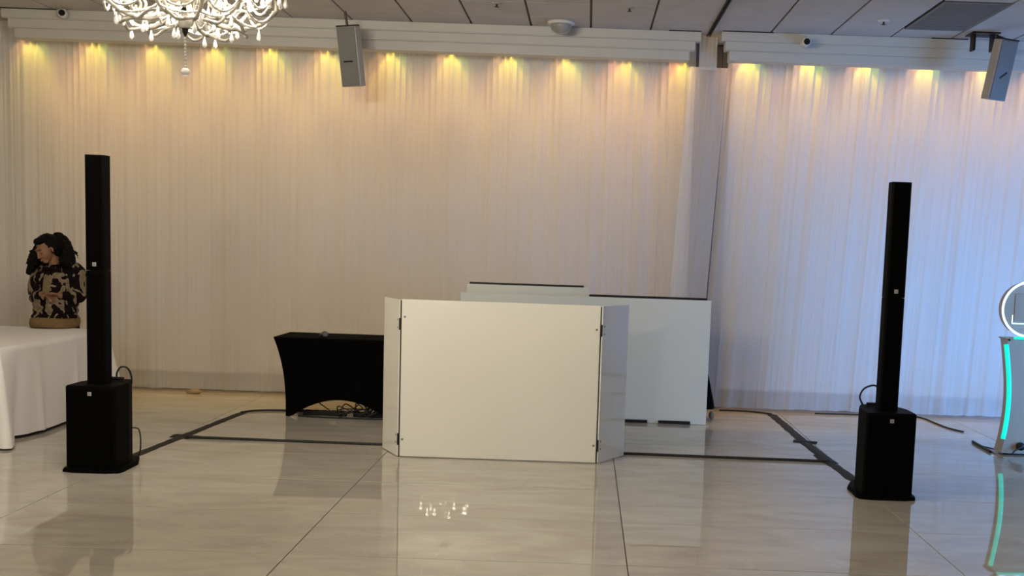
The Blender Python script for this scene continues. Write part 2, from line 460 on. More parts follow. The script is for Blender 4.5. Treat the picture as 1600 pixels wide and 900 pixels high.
# warm LED tape along the back of each cornice, washing the curtain below the downlights
for nm, xa, xb, lab in (('trim_1', -5.70, 1.02, 'warm LED tape along the back of the long cornice at left'), ('trim_2', 1.30, 6.6, 'warm LED tape along the back of the cornice at right')):
    o = obj('led_tape', BX(xa, xb, 11.395, 11.415, HC - .012, HC - .001), M['led']); tag(o, lab, 'LED tape')
    a_ = area_light('led_tape_light', ((xa + xb) / 2, 11.42, HC - .03), (math.radians(13), 0, 0), xb - xa, .02, AMBER * (xb - xa), (1.0, .47, .21))
    a_.data.spread = math.radians(66)

# ------------------------------------------------------------------ column loudspeakers
def column_speaker(x, y, label):
    e = empty('column_speaker', (x, y, 0)); tag(e, label, 'loudspeaker', 'column loudspeakers')
    # subwoofer: flat front, chamfered sides tapering to the rear
    hw = .172
    plan = [(-hw, .0), (-hw + .012, -.012), (hw - .012, -.012), (hw, .0), (hw, .22), (hw - .05, .40), (hw - .07, .43), (-hw + .07, .43), (-hw + .05, .40), (-hw, .22)]
    bm = bmesh.new(); prism(bm, plan, .028, .600)
    es = [ed for ed in bm.edges if abs(ed.verts[0].co.z - ed.verts[1].co.z) < 1e-6]
    bmesh.ops.bevel(bm, geom=es, offset=.006, segments=2, affect='EDGES')
    obj('subwoofer', bm, M['speaker'], e)
    bm = bmesh.new(); box(bm, -hw + .012, hw - .012, -.020, -.0125, .05, .575, bev=.003); g_ = obj('grille', bm, M['grille'], e)
    def badge(z, yy, par):
        b_ = obj('badge', BX(-.013, .013, yy - .003, yy, z - .013, z + .013, bev=.001), M['badge'], par)
        bm = bmesh.new()
        for q in (-.006, 0, .006): box(bm, -.009, -.001, yy - .0042, yy - .0031, z + q - .0015, z + q + .0015)
        box(bm, .001, .003, yy - .0042, yy - .0031, z - .008, z + .008); box(bm, .006, .008, yy - .0042, yy - .0031, z - .008, z + .008)
        obj('badge_mark', bm, M['badge_dark'], b_)
    badge(.548, -.0205, e)
    base = [(-hw - .035, .03), (-hw - .02, -.02), (-hw + .06, -.045), (hw - .06, -.045), (hw + .02, -.02), (hw + .035, .03), (hw + .03, .30), (hw - .04, .50), (-hw + .04, .50), (-hw - .03, .30)]
    bm = bmesh.new(); prism(bm, base, .0, .026)
    es = [ed for ed in bm.edges if ed.verts[0].co.z > .02 and ed.verts[1].co.z > .02]
    bmesh.ops.bevel(bm, geom=es, offset=.008, segments=2, affect='EDGES')
    obj('base_plate', bm, M['speaker'], e)
    cw = .066
    col = [(-cw + .012, .085), (cw - .012, .085), (cw, .097), (cw, .19), (cw - .02, .225), (-cw + .02, .225), (-cw, .19), (-cw, .097)]
    for z0, z1 in ((.601, 1.385), (1.388, 2.172)):
        bm = bmesh.new(); prism(bm, col, z0, z1)
        c_ = obj('column_section', bm, M['speaker'], e)
        obj('column_grille', BX(-cw + .013, cw - .013, .078, .0849, z0 + .012, z1 - .012, bev=.002), M['grille'], c_)
    badge(1.43, .0775, e)
    bm = bmesh.new(); tube(bm, [(-.09, .33, .60), (-.09, .33, .615), (.09, .33, .615), (.09, .33, .60)], .012, 8)
    obj('handle', bm, M['black'], e)
    return e
column_speaker(-3.361, 7.605, 'tall black column loudspeaker on subwoofer, near the white-clothed table')
column_speaker(2.130, 7.600, 'tall black column loudspeaker on subwoofer, in front of bluish curtain')

def cable(pts, r, label, name='cable', mat_='rubber', smooth_n=7, group=None):
    bm = bmesh.new(); tube(bm, catmull(pts, smooth_n), r, 6)
    o = obj(name, bm, M[mat_], None, True); return tag(o, label, 'cable', group)
cable([(-3.335, 7.97, .602), (-3.335, 7.975, .65), (-3.31, 7.98, .69), (-3.275, 7.99, .69), (-3.258, 8.02, .65), (-3.262, 8.055, .58), (-3.285, 8.07, .50), (-3.30, 8.042, .46)], .0065,
      'thin black cable arching over the rear of the subwoofer near white-clothed table')
cable([(-3.26, 8.06, .24), (-3.215, 8.05, .235), (-3.195, 8.04, .18), (-3.20, 8.05, .08), (-3.25, 8.13, .010)], .005,
      'small black cable loop low beside the subwoofer near white-clothed table')
cable([(2.02, 7.97, .605), (2.00, 7.98, .66), (2.03, 7.98, .72), (2.10, 7.97, .745), (2.14, 7.95, .70), (2.15, 7.93, .61)], .007,
      'black cable bowed from subwoofer top to column, in front of bluish curtain')

# ------------------------------------------------------------------ floor tape and cables
def ribbon(name, pts, hw, label, th=.003, wav=.006):
    """flat tape strip laid on the floor"""
    P = [Vector((p[0], p[1], 0)) for p in pts]; V = []; Fc = []
    rnd = random.Random(len(label))
    L = []
    for a, b in zip(P, P[1:]):
        n = max(2, int((b - a).length / .07))
        L += [a.lerp(b, k / n) for k in range(n)]
    L.append(P[-1])
    for i, p in enumerate(L):
        d = (L[min(i + 1, len(L) - 1)] - L[max(i - 1, 0)]).normalized(); s_ = Vector((-d.y, d.x, 0))
        wl_, wr_ = hw + rnd.uniform(-wav, wav), hw + rnd.uniform(-wav, wav)
        V += [p + s_ * wl_ + Vector((0, 0, .0004)), p + s_ * hw * .3 + Vector((0, 0, th + .005)), p - s_ * hw * .3 + Vector((0, 0, th + .005)), p - s_ * wr_ + Vector((0, 0, .0004)),
              p + s_ * wl_ + Vector((0, 0, .0012)), p - s_ * wr_ + Vector((0, 0, .0012))]
    for i in range(len(L) - 1):
        a, b = i * 6, i * 6 + 6
        for u, w_ in ((0, 4), (4, 1), (1, 2), (2, 5), (5, 3), (3, 0)):
            Fc.append((a + u, a + w_, b + w_, b + u))
    for a in (0, (len(L) - 1) * 6): Fc.append((a, a + 4, a + 1, a + 2, a + 5, a + 3))
    o = meshobj(name, [tuple(q) for q in V], Fc, M['tape']); return tag(o, label, 'tape')
ribbon('gaffer_tape', [(-3.315, 8.16), (-3.30, 8.5), (-3.255, 9.1), (-3.215, 9.8), (-3.175, 10.40)], .042, 'long strip of black tape on the floor leading back from the loudspeaker near white table')
ribbon('gaffer_tape', [(-3.33, 9.10), (-3.16, 9.05)], .085, 'short black tape patch across the left taped strip', th=.009)
ribbon('gaffer_tape', [(2.055, 8.20), (2.02, 8.9), (1.995, 9.9), (1.975, 11.44)], .047, 'long strip of black tape on the floor leading back from the loudspeaker by bluish curtain')
ribbon('gaffer_tape', [(1.905, 9.86), (2.10, 9.80)], .06, 'short black tape patch across the right taped strip', th=.009)
ribbon('gaffer_tape', [(2.005, 9.20), (2.02, 8.86)], .062, 'short black tape patch where the cross cable meets the right strip', th=.007)
cable([(-3.21, 9.005, .012), (-2.6, 9.0, .010), (-2.0, 8.985, .010), (-1.45, 8.97, .010)], .012, 'straight black cable on the floor from left tape strip to the white screen')
cable([(.25, 8.945, .010), (.6, 8.935, .010), (1.2, 8.915, .010), (1.7, 8.905, .010), (2.02, 8.89, .012)], .012, 'straight black cable on the floor from white screen to right tape strip')
cable([(-3.18, 10.38, .010), (-3.10, 10.50, .010), (-2.95, 10.57, .010), (-2.75, 10.585, .010), (-2.55, 10.60, .010)], .010, 'black cable curving from left tape strip under the black table')
cable([(1.45, 11.60, .008), (1.62, 11.61, .008), (1.80, 11.57, .008), (1.97, 11.45, .009)], .010, 'black cable running along the curtain hem to the right tape strip')
cable([(2.45, 11.61, .008), (2.9, 11.62, .008), (3.45, 11.62, .008), (3.56, 11.5, .008), (3.585, 11.2, .008), (3.62, 10.9, .008), (3.70, 10.7, .008)], .008, 'dark cable along the bluish curtain hem behind the right loudspeaker')
cable([(3.59, 10.12, .012), (3.58, 9.95, .012), (3.575, 9.75, .012), (3.565, 9.60, .012)], .012, 'short thick dark cable on the floor beside the photo booth')
cable([(3.60, 9.90, .008), (3.635, 9.82, .008), (3.66, 9.60, .02), (3.66, 9.40, .03), (3.70, 9.385, .07), (3.757, 9.40, .095)], .006, 'thin curved cord plugging into the base of the photo booth')

# ------------------------------------------------------------------ front screen (glossy white facade)
fs = empty('facade_screen', (-.63, 8.52, 0)); tag(fs, 'large glossy white folding facade screen standing in the middle of the floor', 'screen')
XA, XB, HZ = -1.398 + .63, .137 + .63, 1.219
obj('front_panel', BX(XA + .011, XB - .011, 0, .012, .008, HZ, bev=.0015), M['acrylic'], fs)
obj('panel_edge', BX(XA + .011, XB - .011, .0125, .03, .004, HZ - .004), M['matte_white'], fs)
def wing(xa, ya, xb, yb, name):
    d = Vector((xb - xa, yb - ya, 0)); L = d.length; d.normalize(); n = Vector((-d.y, d.x, 0))
    o = obj(name, BX(0, L, -.006, .006, .006, HZ - .004, bev=.0015), M['acrylic'], fs)
    o.location = (xa, ya, 0); o.rotation_euler = (0, 0, math.atan2(d.y, d.x)); return o, L
wl_, L1 = wing(XA - .004, .008, -1.575 + .63, 8.865 - 8.52, 'side_panel')
wr_, L2 = wing(XB + .004, .008, .352 + .63, 8.885 - 8.52, 'side_panel')
for xx in (XA + .002, XB - .002):
    obj('frame_post', BX(xx - .006, xx + .006, .010, .036, .0, HZ - .01), M['black'], fs)
for xx, sgn in ((XA, 1), (XB, -1)):
    for zz in (1.03, .14):
        h_ = obj('hinge', BX(xx - .009, xx + .009, -.004, .008, zz - .045, zz + .045, bev=.002), M['black'], fs)
    for zz, dx in ((1.085 if sgn > 0 else 1.035, .035), (.14, .03)):
        bm = bmesh.new(); lathe(bm, [(0, .003), (.006, .003), (.009, .0), (.009, -.002)], 10)
        bmesh.ops.rotate(bm, verts=bm.verts, matrix=Matrix.Rotation(PI / 2, 3, 'X'))
        s_ = obj('screw', bm, M['steel'], fs); s_.location = (xx + sgn * dx, -.0012, zz)
for par, L in ((wl_, L1), (wr_, L2)):
    for zz in (1.06, 1.00, .17, .11):
        bm = bmesh.new(); lathe(bm, [(0, .003), (.005, .003), (.007, .0), (.007, -.002)], 8)
        sg = 1 if par is wr_ else -1
        bmesh.ops.rotate(bm, verts=bm.verts, matrix=Matrix.Rotation(sg * PI / 2, 3, 'X'))
        s_ = obj('screw', bm, M['steel'], par); s_.location = (.03, -.0075 * sg, zz)

# back screen
bs = empty('back_screen', (0, 10.62, 0)); tag(bs, 'wide white screen panel standing further back, right half uncovered', 'screen')
obj('panel', BX(-1.175, 1.203, 0, .012, .003, 1.192, bev=.0015), M['matte_white'], bs)
obj('top_rail', BX(.045, 1.165, .0125, .04, 1.165, 1.213), M['black'], bs)
for xa, xb in ((.40, .64), (.745, 1.05)):
    o = obj('foot', BX(xa, xb, -.022, -.001, .004, .032, bev=.004), M['black'], bs)
for xa in (-1.0, 1.0): obj('stand', BX(xa - .02, xa + .02, .013, .07, .0, .02), M['black'], bs)
rs = empty('raised_screen', (0, 10.70, 0)); tag(rs, 'white panel rising just above the back screen, dark strip on top', 'screen')
obj('panel', BX(-1.125, .040, 0, .012, .003, 1.272, bev=.0015), M['matte_white'], rs)
for xa in (-.9, -.2): obj('foot', BX(xa - .02, xa + .02, .013, .16, .0, .02), M['black'], rs)
obj('top_rail', BX(-1.10, -.010, .0125, .04, 1.25, 1.290), M['black'], rs)
# black draped stand peeking out behind the screen
bm = bmesh.new()
n = 40; rows = 12
rings = []
for j in range(rows + 1):
    t = j / rows; z = .70 - .585 * t
    rr = .04 + .20 * (t ** .55)
    rings.append([bm.verts.new((1.082 + (rr + .012 * t * math.sin(9 * 2 * PI * k / n)) * math.cos(2 * PI * k / n), 11.02 + (rr * .9 + .012 * t * math.sin(9 * 2 * PI * k / n)) * math.sin(2 * PI * k / n), z)) for k in range(n)])
for a, b in zip(rings, rings[1:]):
    for k in range(n): bm.faces.new((a[k], a[(k + 1) % n], b[(k + 1) % n], b[k]))
bm.faces.new(rings[0])
dr = empty('draped_stand', (0, 0, 0)); tag(dr, 'black cloth hanging over a stand, peeking out behind the back screen', 'drape')
obj('cloth', bm, M['spandex'], dr, True)
bm = bmesh.new(); tube(bm, [(1.082, 11.02, .69), (1.082, 11.02, .02)], .018, 8); obj('pole', bm, M['black'], dr)
bm = bmesh.new(); lathe(bm, [(0, .0), (.15, .0), (.15, .015), (.03, .03), (0, .03)], 20, (1.082, 11.02, 0)); obj('base', bm, M['black'], dr)
bm = bmesh.new(); blob(bm, (1.30, 11.02, .04), (.028, .02, .04)); 
tag(obj('cloth_scrap', bm, M['scrap'], None, True), 'small tan scrap on the floor at the foot of the black drape', 'scrap')

# ------------------------------------------------------------------ black table with stretch cover
def stretch_cover():
    hx, hy, zt = .605, .30, .742
    fx, fy = .50, .25
    V, Fc = [], []
    per = []                      # (side, t)
    N = 28
    cor = [(-1, -1), (1, -1), (1, 1), (-1, 1)]
    for s_ in range(4):
        for k in range(N): per.append((s_, k / N))
    rows = 16
    for j in range(rows + 1):
        q = j / rows
        for s_, t in per:
            a, b = cor[s_], cor[(s_ + 1) % 4]
            tx = (a[0] + (b[0] - a[0]) * t); ty = (a[1] + (b[1] - a[1]) * t)
            m_ = 4 * t * (1 - t)
            arch = max(0, min(1, (min(t, 1 - t) - .06) / .44))
            zb = .004 + .165 * math.sin(arch * PI / 2) ** .8
            ins = 1 - (1 - q) ** 2.6
            x = tx * (hx + (fx - hx) * ins); y = ty * (hy + (fy - hy) * ins)
            pin = .05 * m_ * math.sin(PI * min(1, q * 1.0)) 
            if s_ % 2 == 0: y -= ty * pin * .5
            else: x -= tx * pin * .7
            z = zt + (zb - zt) * q
            V.append((x, y, z))
    W = len(per)
    for j in range(rows):
        for k in range(W): Fc.append((j * W + k, j * W + (k + 1) % W, (j + 1) * W + (k + 1) % W, (j + 1) * W + k))
    Fc.append(tuple(range(W)))
    return V, Fc
V, Fc = stretch_cover()
TC = Vector((-2.235, 10.53, 0))
o = meshobj('stretch_table_cover', [tuple(Vector(v) + TC) for v in V], Fc, M['spandex'], None, False)
for p in o.data.polygons: p.use_smooth = len(p.vertices) == 4
tag(o, 'black stretch cover with arched lower edge, fitted tightly over the table', 'table cover')
ft = empty('folding_table', tuple(TC)); tag(ft, 'folding table hidden under the tight black stretch cover', 'table')
obj('table_top', BX(-.59, .59, -.285, .285, .70, .735, bev=.005), M['table'], ft)
for sx in (-1, 1):
    for sy in (-1, 1):
        bm = bmesh.new(); tube(bm, [(sx * .48, sy * .225, .70), (sx * .482, sy * .23, .0)], .014, 8); obj('leg', bm, M['table'], ft)
# things on and under it
bm = bmesh.new()
tube(bm, catmull([(-2.46, 10.42, .752), (-2.44, 10.40, .775), (-2.41, 10.42, .79), (-2.39, 10.45, .765), (-2.42, 10.46, .75), (-2.45, 10.43, .757), (-2.43, 10.40, .77), (-2.40, 10.41, .76)], 5), .007, 6)
box(bm, -2.425, -2.385, 10.40, 10.44, .745, .785, bev=.006)
tag(obj('coiled_adapter', bm, M['vent'], None, True), 'small grey coiled adapter lying on top of the black table', 'adapter')
def power_strip(x, y, rz, label):
    e = empty('power_strip', (x, y, 0), rz); tag(e, label, 'power strip')
    obj('body', BX(-.20, .20, -.03, .03, .0, .045, bev=.006), M['black'], e)
    for k in range(5): obj('socket', BX(-.16 + k * .08 - .018, -.16 + k * .08 + .018, -.018, .018, .0451, .05, bev=.001), M['rubber'], e)
    return e
power_strip(-2.40, 10.42, .03, 'black power strip on the floor under the black table, left one')
power_strip(-1.93, 10.40, -.04, 'black power strip on the floor under the black table, beside the cable tangle')
rnd = random.Random(5)
def tangle(cx, cy, zt, label, n=10, rr=.09):
    pts = []
    for k in range(n):
        a = k * 2.1 + rnd.uniform(-.3, .3)
        pts.append((cx + rr * 1.3 * math.cos(a) + rnd.uniform(-.02, .02), cy + rr * .6 * math.sin(a), max(.008, zt * (.5 + .5 * math.sin(a * 1.4)) + rnd.uniform(-.01, .02))))
    return cable(pts, .006, label)
tangle(-2.17, 10.325, .13, 'black cable looped upright between the power strips under the black table')
tangle(-2.02, 10.325, .14, 'tangled black cord at the middle under the black table', 8, .06)
tangle(-1.93, 10.335, .12, 'tangled black cord over the right power strip under the black table', 12, .085)
cable([(-2.50, 10.36, .24), (-2.46, 10.38, .14), (-2.40, 10.41, .08), (-2.36, 10.42, .052)], .006, 'cord drooping from the cover edge to the left power strip under black table')
cable([(-2.62, 10.30, .008), (-2.45, 10.27, .008), (-2.2, 10.255, .008), (-1.95, 10.255, .008), (-1.80, 10.27, .008)], .008, 'black cable lying along the floor in front of the power strips')

# ------------------------------------------------------------------ white table with cloth
def cloth(x0, x1, y0, y1, zt, zb, seed):
    cx, cy, hx, hy = (x0 + x1) / 2, (y0 + y1) / 2, (x1 - x0) / 2, (y1 - y0) / 2
    cor = [(-1, -1), (1, -1), (1, 1), (-1, 1)]; N = 90; rows = 14; per = [(s_, k / N) for s_ in range(4) for k in range(N)]
    V, Fc = [], []
    for j in range(rows + 1):
        q = j / rows
        for s_, t in per:
            a, b = cor[s_], cor[(s_ + 1) % 4]
            ux, uy = a[0] + (b[0] - a[0]) * t, a[1] + (b[1] - a[1]) * t
            x, y = ux * hx, uy * hy
            nx, ny = ((0, -1), (1, 0), (0, 1), (-1, 0))[s_]
            L = (2 * hx, 2 * hy)[s_ % 2]; dcor = min(t, 1 - t) * L
            flare = math.exp(-(dcor / .15) ** 2)
            # corner folds pushed out diagonally, sides gently waved
            ca = a if t < .5 else b
            off = .018 * q ** .7 + q * (.022 * noise.noise(Vector((t * L * 2.3, seed + s_ * 7, q * .5))) + .010 * math.sin(t * L * 9 + s_))
            notch = -.06 * math.exp(-((dcor - .30) / .07) ** 2) * q + .022 * math.exp(-((dcor - .62) / .035) ** 2) * q
            x += nx * (off + notch) + ca[0] * .13 * flare * q ** .8
            y += ny * (off + notch) + ca[1] * .13 * flare * q ** .8
            z = zt + (zb - zt) * q - (.0 if j < rows else .014 * flare - .012 * noise.noise(Vector((t * L * 1.7, 4, seed))))
            if j == 0: z = zt
            V.append((cx + x, cy + y, z))
    W = len(per)
    for j in range(rows):
        for k in range(W): Fc.append((j * W + k, j * W + (k + 1) % W, (j + 1) * W + (k + 1) % W, (j + 1) * W + k))
    Fc.append(tuple(range(W)))
    return V, Fc
V, Fc = cloth(-5.95, -4.40, 8.38, 10.28, .755, .03, 2)
o = meshobj('tablecloth', V, Fc, M['linen'])
for p in o.data.polygons: p.use_smooth = len(p.vertices) == 4
tag(o, 'white cloth draped to the floor over the table in front of the person', 'tablecloth')
bt = empty('banquet_table', (-5.175, 9.33, 0)); tag(bt, 'large table hidden under the white floor-length cloth', 'table')
obj('table_top', BX(-.765, .765, -.94, .94, .715, .75, bev=.005), M['table'], bt)
for sx in (-1, 1):
    for sy in (-1, 1):
        bm = bmesh.new(); tube(bm, [(sx * .68, sy * .85, .715), (sx * .68, sy * .85, .0)], .018, 8); obj('leg', bm, M['table'], bt)

# ------------------------------------------------------------------ wall loudspeakers near the ceiling
def wall_speaker(x, y, z, yaw, tilt, roll, slot_rot, label, rod):
    e = empty('wall_loudspeaker', (x, y, z)); e.rotation_euler = Euler((tilt, roll, yaw), 'XYZ')
    tag(e, label, 'loudspeaker', 'wall loudspeakers')
    obj('cabinet', BX(-.098, .098, -.045, .06, -.27, .27, bev=.008), M['grey_light'], e)
    gr = obj('grille', BX(-.088, .088, -.056, -.0455, -.262, .262, bev=.004), M['grey_plastic'], e)
    b_ = obj('badge', BX(-.045, .045, -.060, -.0565, -.008, .006), M['black'], e)
    b_.rotation_euler = (0, slot_rot, 0); b_.location = (0, 0, -.04)
    obj('top_cap', BX(-.094, .094, -.050, .055, .2705, .282), M['bronze'], e)
    k = rod
    bm = bmesh.new(); tube(bm, [(0, .0, .27), (k[0], k[1], k[2])], .012, 8); obj('bracket', bm, M['bronze'], e)
    return e
wall_speaker(-2.245, 10.62, 3.34, math.radians(-15), math.radians(11), math.radians(-2), 0, 'grey loudspeaker hanging from the ceiling near the chandelier, left of the pair', (-.01, .0, .405))
wall_speaker(3.745, 10.52, 3.40, math.radians(20), math.radians(12), math.radians(2), math.radians(-40), 'grey-blue tilted loudspeaker on a bracket at the far right under the cornice', (0, .16, .30))
wbk = empty('wall_bracket', (3.62, 10.72, 3.77)); tag(wbk, 'dark ceiling bracket holding the far right grey-blue loudspeaker', 'bracket')
obj('plate', BX(-.10, .16, -.06, .16, -.012, -.001), M['bronze'], wbk)
for dx in (-.06, .12): obj('strut', BX(dx - .01, dx + .01, .0, .10, -.16, -.0125), M['bronze'], wbk)

# ------------------------------------------------------------------ small ceiling / cornice devices
def camera_dev(x, y, z, yaw, label, body=True):
    e = empty('security_camera', (x, y, z), yaw); tag(e, label, 'camera')
    bm = bmesh.new(); lathe(bm, [(0, -.06), (.036, -.06), (.042, -.05), (.042, .05), (.03, .07), (0, .07)], 18)
    bmesh.ops.rotate(bm, verts=bm.verts, matrix=Matrix.Rotation(-PI / 2, 3, 'X'))
    obj('housing', bm, M['white_plastic'], e, True)
    bm = bmesh.new(); lathe(bm, [(0, -.064), (.030, -.064), (.030, -.0605), (0, -.0605)], 18)
    bmesh.ops.rotate(bm, verts=bm.verts, matrix=Matrix.Rotation(-PI / 2, 3, 'X'))
    obj('lens', bm, M['lens'], e)
    bm = bmesh.new(); tube(bm, [(0, .04, .03), (0, .075, .06)], .018, 8); obj('mount', bm, M['white_plastic'], e)
    return e
camera_dev(2.03, 10.965, 3.67, 0, 'small round camera with black lens on the right-hand cornice')
camera_dev(-5.10, 11.03, 3.715, .25, 'small white camera with black lens on the cornice left of chandelier')
sd = empty('emergency_light', (-.31, 10.88, HC)); tag(sd, 'clear dome fitting on the ceiling edge above the screens', 'ceiling fitting')
bm = bmesh.new(); lathe(bm, [(0, -.001), (.13, -.001), (.13, -.02), (.105, -.028), (0, -.028)], 28); obj('base', bm, M['white_plastic'], sd, True)
bm = bmesh.new(); lathe(bm, [(.10, -.0285), (.10, -.05), (.085, -.085), (.05, -.108), (0, -.115)], 28); obj('dome', bm, M['dome'], sd, True)
bm = bmesh.new(); blob(bm, (.04, -.03, -.06), (.03, .025, .025)); obj('sensor', bm, M['white_plastic'], sd, True)
def sprinkler(x, y, label, r=.045, dark=True):
    e = empty('sprinkler', (x, y, HC)); tag(e, label, 'sprinkler')
    bm = bmesh.new(); lathe(bm, [(0, -.001), (r, -.001), (r * .8, -.008), (r * .45, -.012), (0, -.012)], 18); obj('escutcheon', bm, M['white_plastic'] if not dark else M['grey_light'], e, True)
    bm = bmesh.new(); tube(bm, [(0, 0, -.0125), (0, 0, -.035)], .008, 8); lathe(bm, [(0, -.035), (.022, -.035), (.022, -.038), (0, -.038)], 12); obj('head', bm, M['bronze'], e)
sprinkler(-.86, 10.13, 'small dark sprinkler head in the ceiling left of the dome fitting')
sprinkler(.31, 10.13, 'small dark sprinkler head in the ceiling right of the dome fitting')
sprinkler(2.60, 10.32, 'small pale round sprinkler cap in the ceiling left of the vent', .06, False)

# ------------------------------------------------------------------ photo booth at the right edge
pb = empty('photo_booth', (3.765, 9.52, 0)); tag(pb, 'grey photo booth with round lit head and cyan edge lighting', 'photo booth')
def half_w(z):
    t = (z - .03) / .97
    return .165 - .055 * math.sin(PI * min(1, max(0, t)) ** .9) + .012 * (t)
Zs = [.03 + .97 * k / 24 for k in range(25)]
bm = bmesh.new()
fr = [(half_w(z), z) for z in Zs]
L_ = [(-a, z) for a, z in fr]; R_ = [(a, z) for a, z in fr]
for side in (0,):
    rows_ = []
    for (a, z) in fr:
        rows_.append([bm.verts.new((-a, -.07, z)), bm.verts.new((a, -.07, z)), bm.verts.new((a, .10, z)), bm.verts.new((-a, .10, z))])
    for A, B in zip(rows_, rows_[1:]):
        for k in range(4): bm.faces.new((A[k], A[(k + 1) % 4], B[(k + 1) % 4], B[k]))
    bm.faces.new(rows_[0][::-1]); bm.faces.new(rows_[-1])
obj('body', bm, M['booth'], pb)
for sg in (-1, 1):
    bm = bmesh.new(); tube(bm, [(sg * (half_w(z) + .012), -.06, z) for z in Zs[3:24]], .021, 8); obj('led_strip', bm, M['cyan'], pb, True)
obj('shoulder', BX(-.19, .19, -.075, .105, 1.0005, 1.015, bev=.003), M['booth'], pb)
bm = bmesh.new(); tube(bm, [(-.13, -.085, 1.018), (.13, -.085, 1.018)], .012, 8); obj('led_strip', bm, M['cyan'], pb, True)
bm = bmesh.new(); lathe(bm, [(0, -.05), (.225, -.05), (.228, -.045), (.228, .05), (.20, .065), (0, .065)], 56)
bmesh.ops.rotate(bm, verts=bm.verts, matrix=Matrix.Rotation(-PI / 2, 3, 'X')); bmesh.ops.translate(bm, verts=bm.verts, vec=(0, -.0, 1.262))
hd = obj('head', bm, M['booth'], pb, True)
for p in hd.data.polygons: p.use_smooth = False
bm = bmesh.new(); tube(bm, [(.230 * math.cos(2 * PI * k / 64), -.052, 1.262 + .230 * math.sin(2 * PI * k / 64)) for k in range(65)], .010, 8); obj('ring_light', bm, M['ring'], pb, True)
obj('screen', BX(-.13, .13, -.056, -.0505, 1.16, 1.39, bev=.004), M['booth_face'], pb)
obj('lens_bar', BX(-.045, .045, -.062, -.0565, 1.335, 1.352, bev=.002), M['badge_dark'], pb)
bm = bmesh.new(); box(bm, -.145, .145, -.058, -.0505, 1.135, 1.142); box(bm, -.148, -.142, -.058, -.0505, 1.142, 1.21); obj('bezel_glint', bm, M['ring'], pb)  # glint on the bezel built as glowing strips, not a lamp
obj('base_plate', BX(-.175, .175, -.16, .18, .0, .012, bev=.003), M['booth'], pb)
obj('base_neck', BX(-.12, .12, -.05, .08, .0125, .0295), M['black'], pb)
bm = bmesh.new(); lathe(bm, [(0, -.045), (.030, -.045), (.034, -.03), (.034, 0), (0, 0)], 16); bmesh.ops.rotate(bm, verts=bm.verts, matrix=Matrix.Rotation(-PI / 2, 3, 'X'))
bmesh.ops.translate(bm, verts=bm.verts, vec=(-.008, -.072, .095)); obj('power_socket', bm, M['black'], pb, True)
bm = bmesh.new(); blob(bm, (-.165, -.08, 1.0), (.010, .01, .010)); obj('button', bm, M['lens'], pb, True)

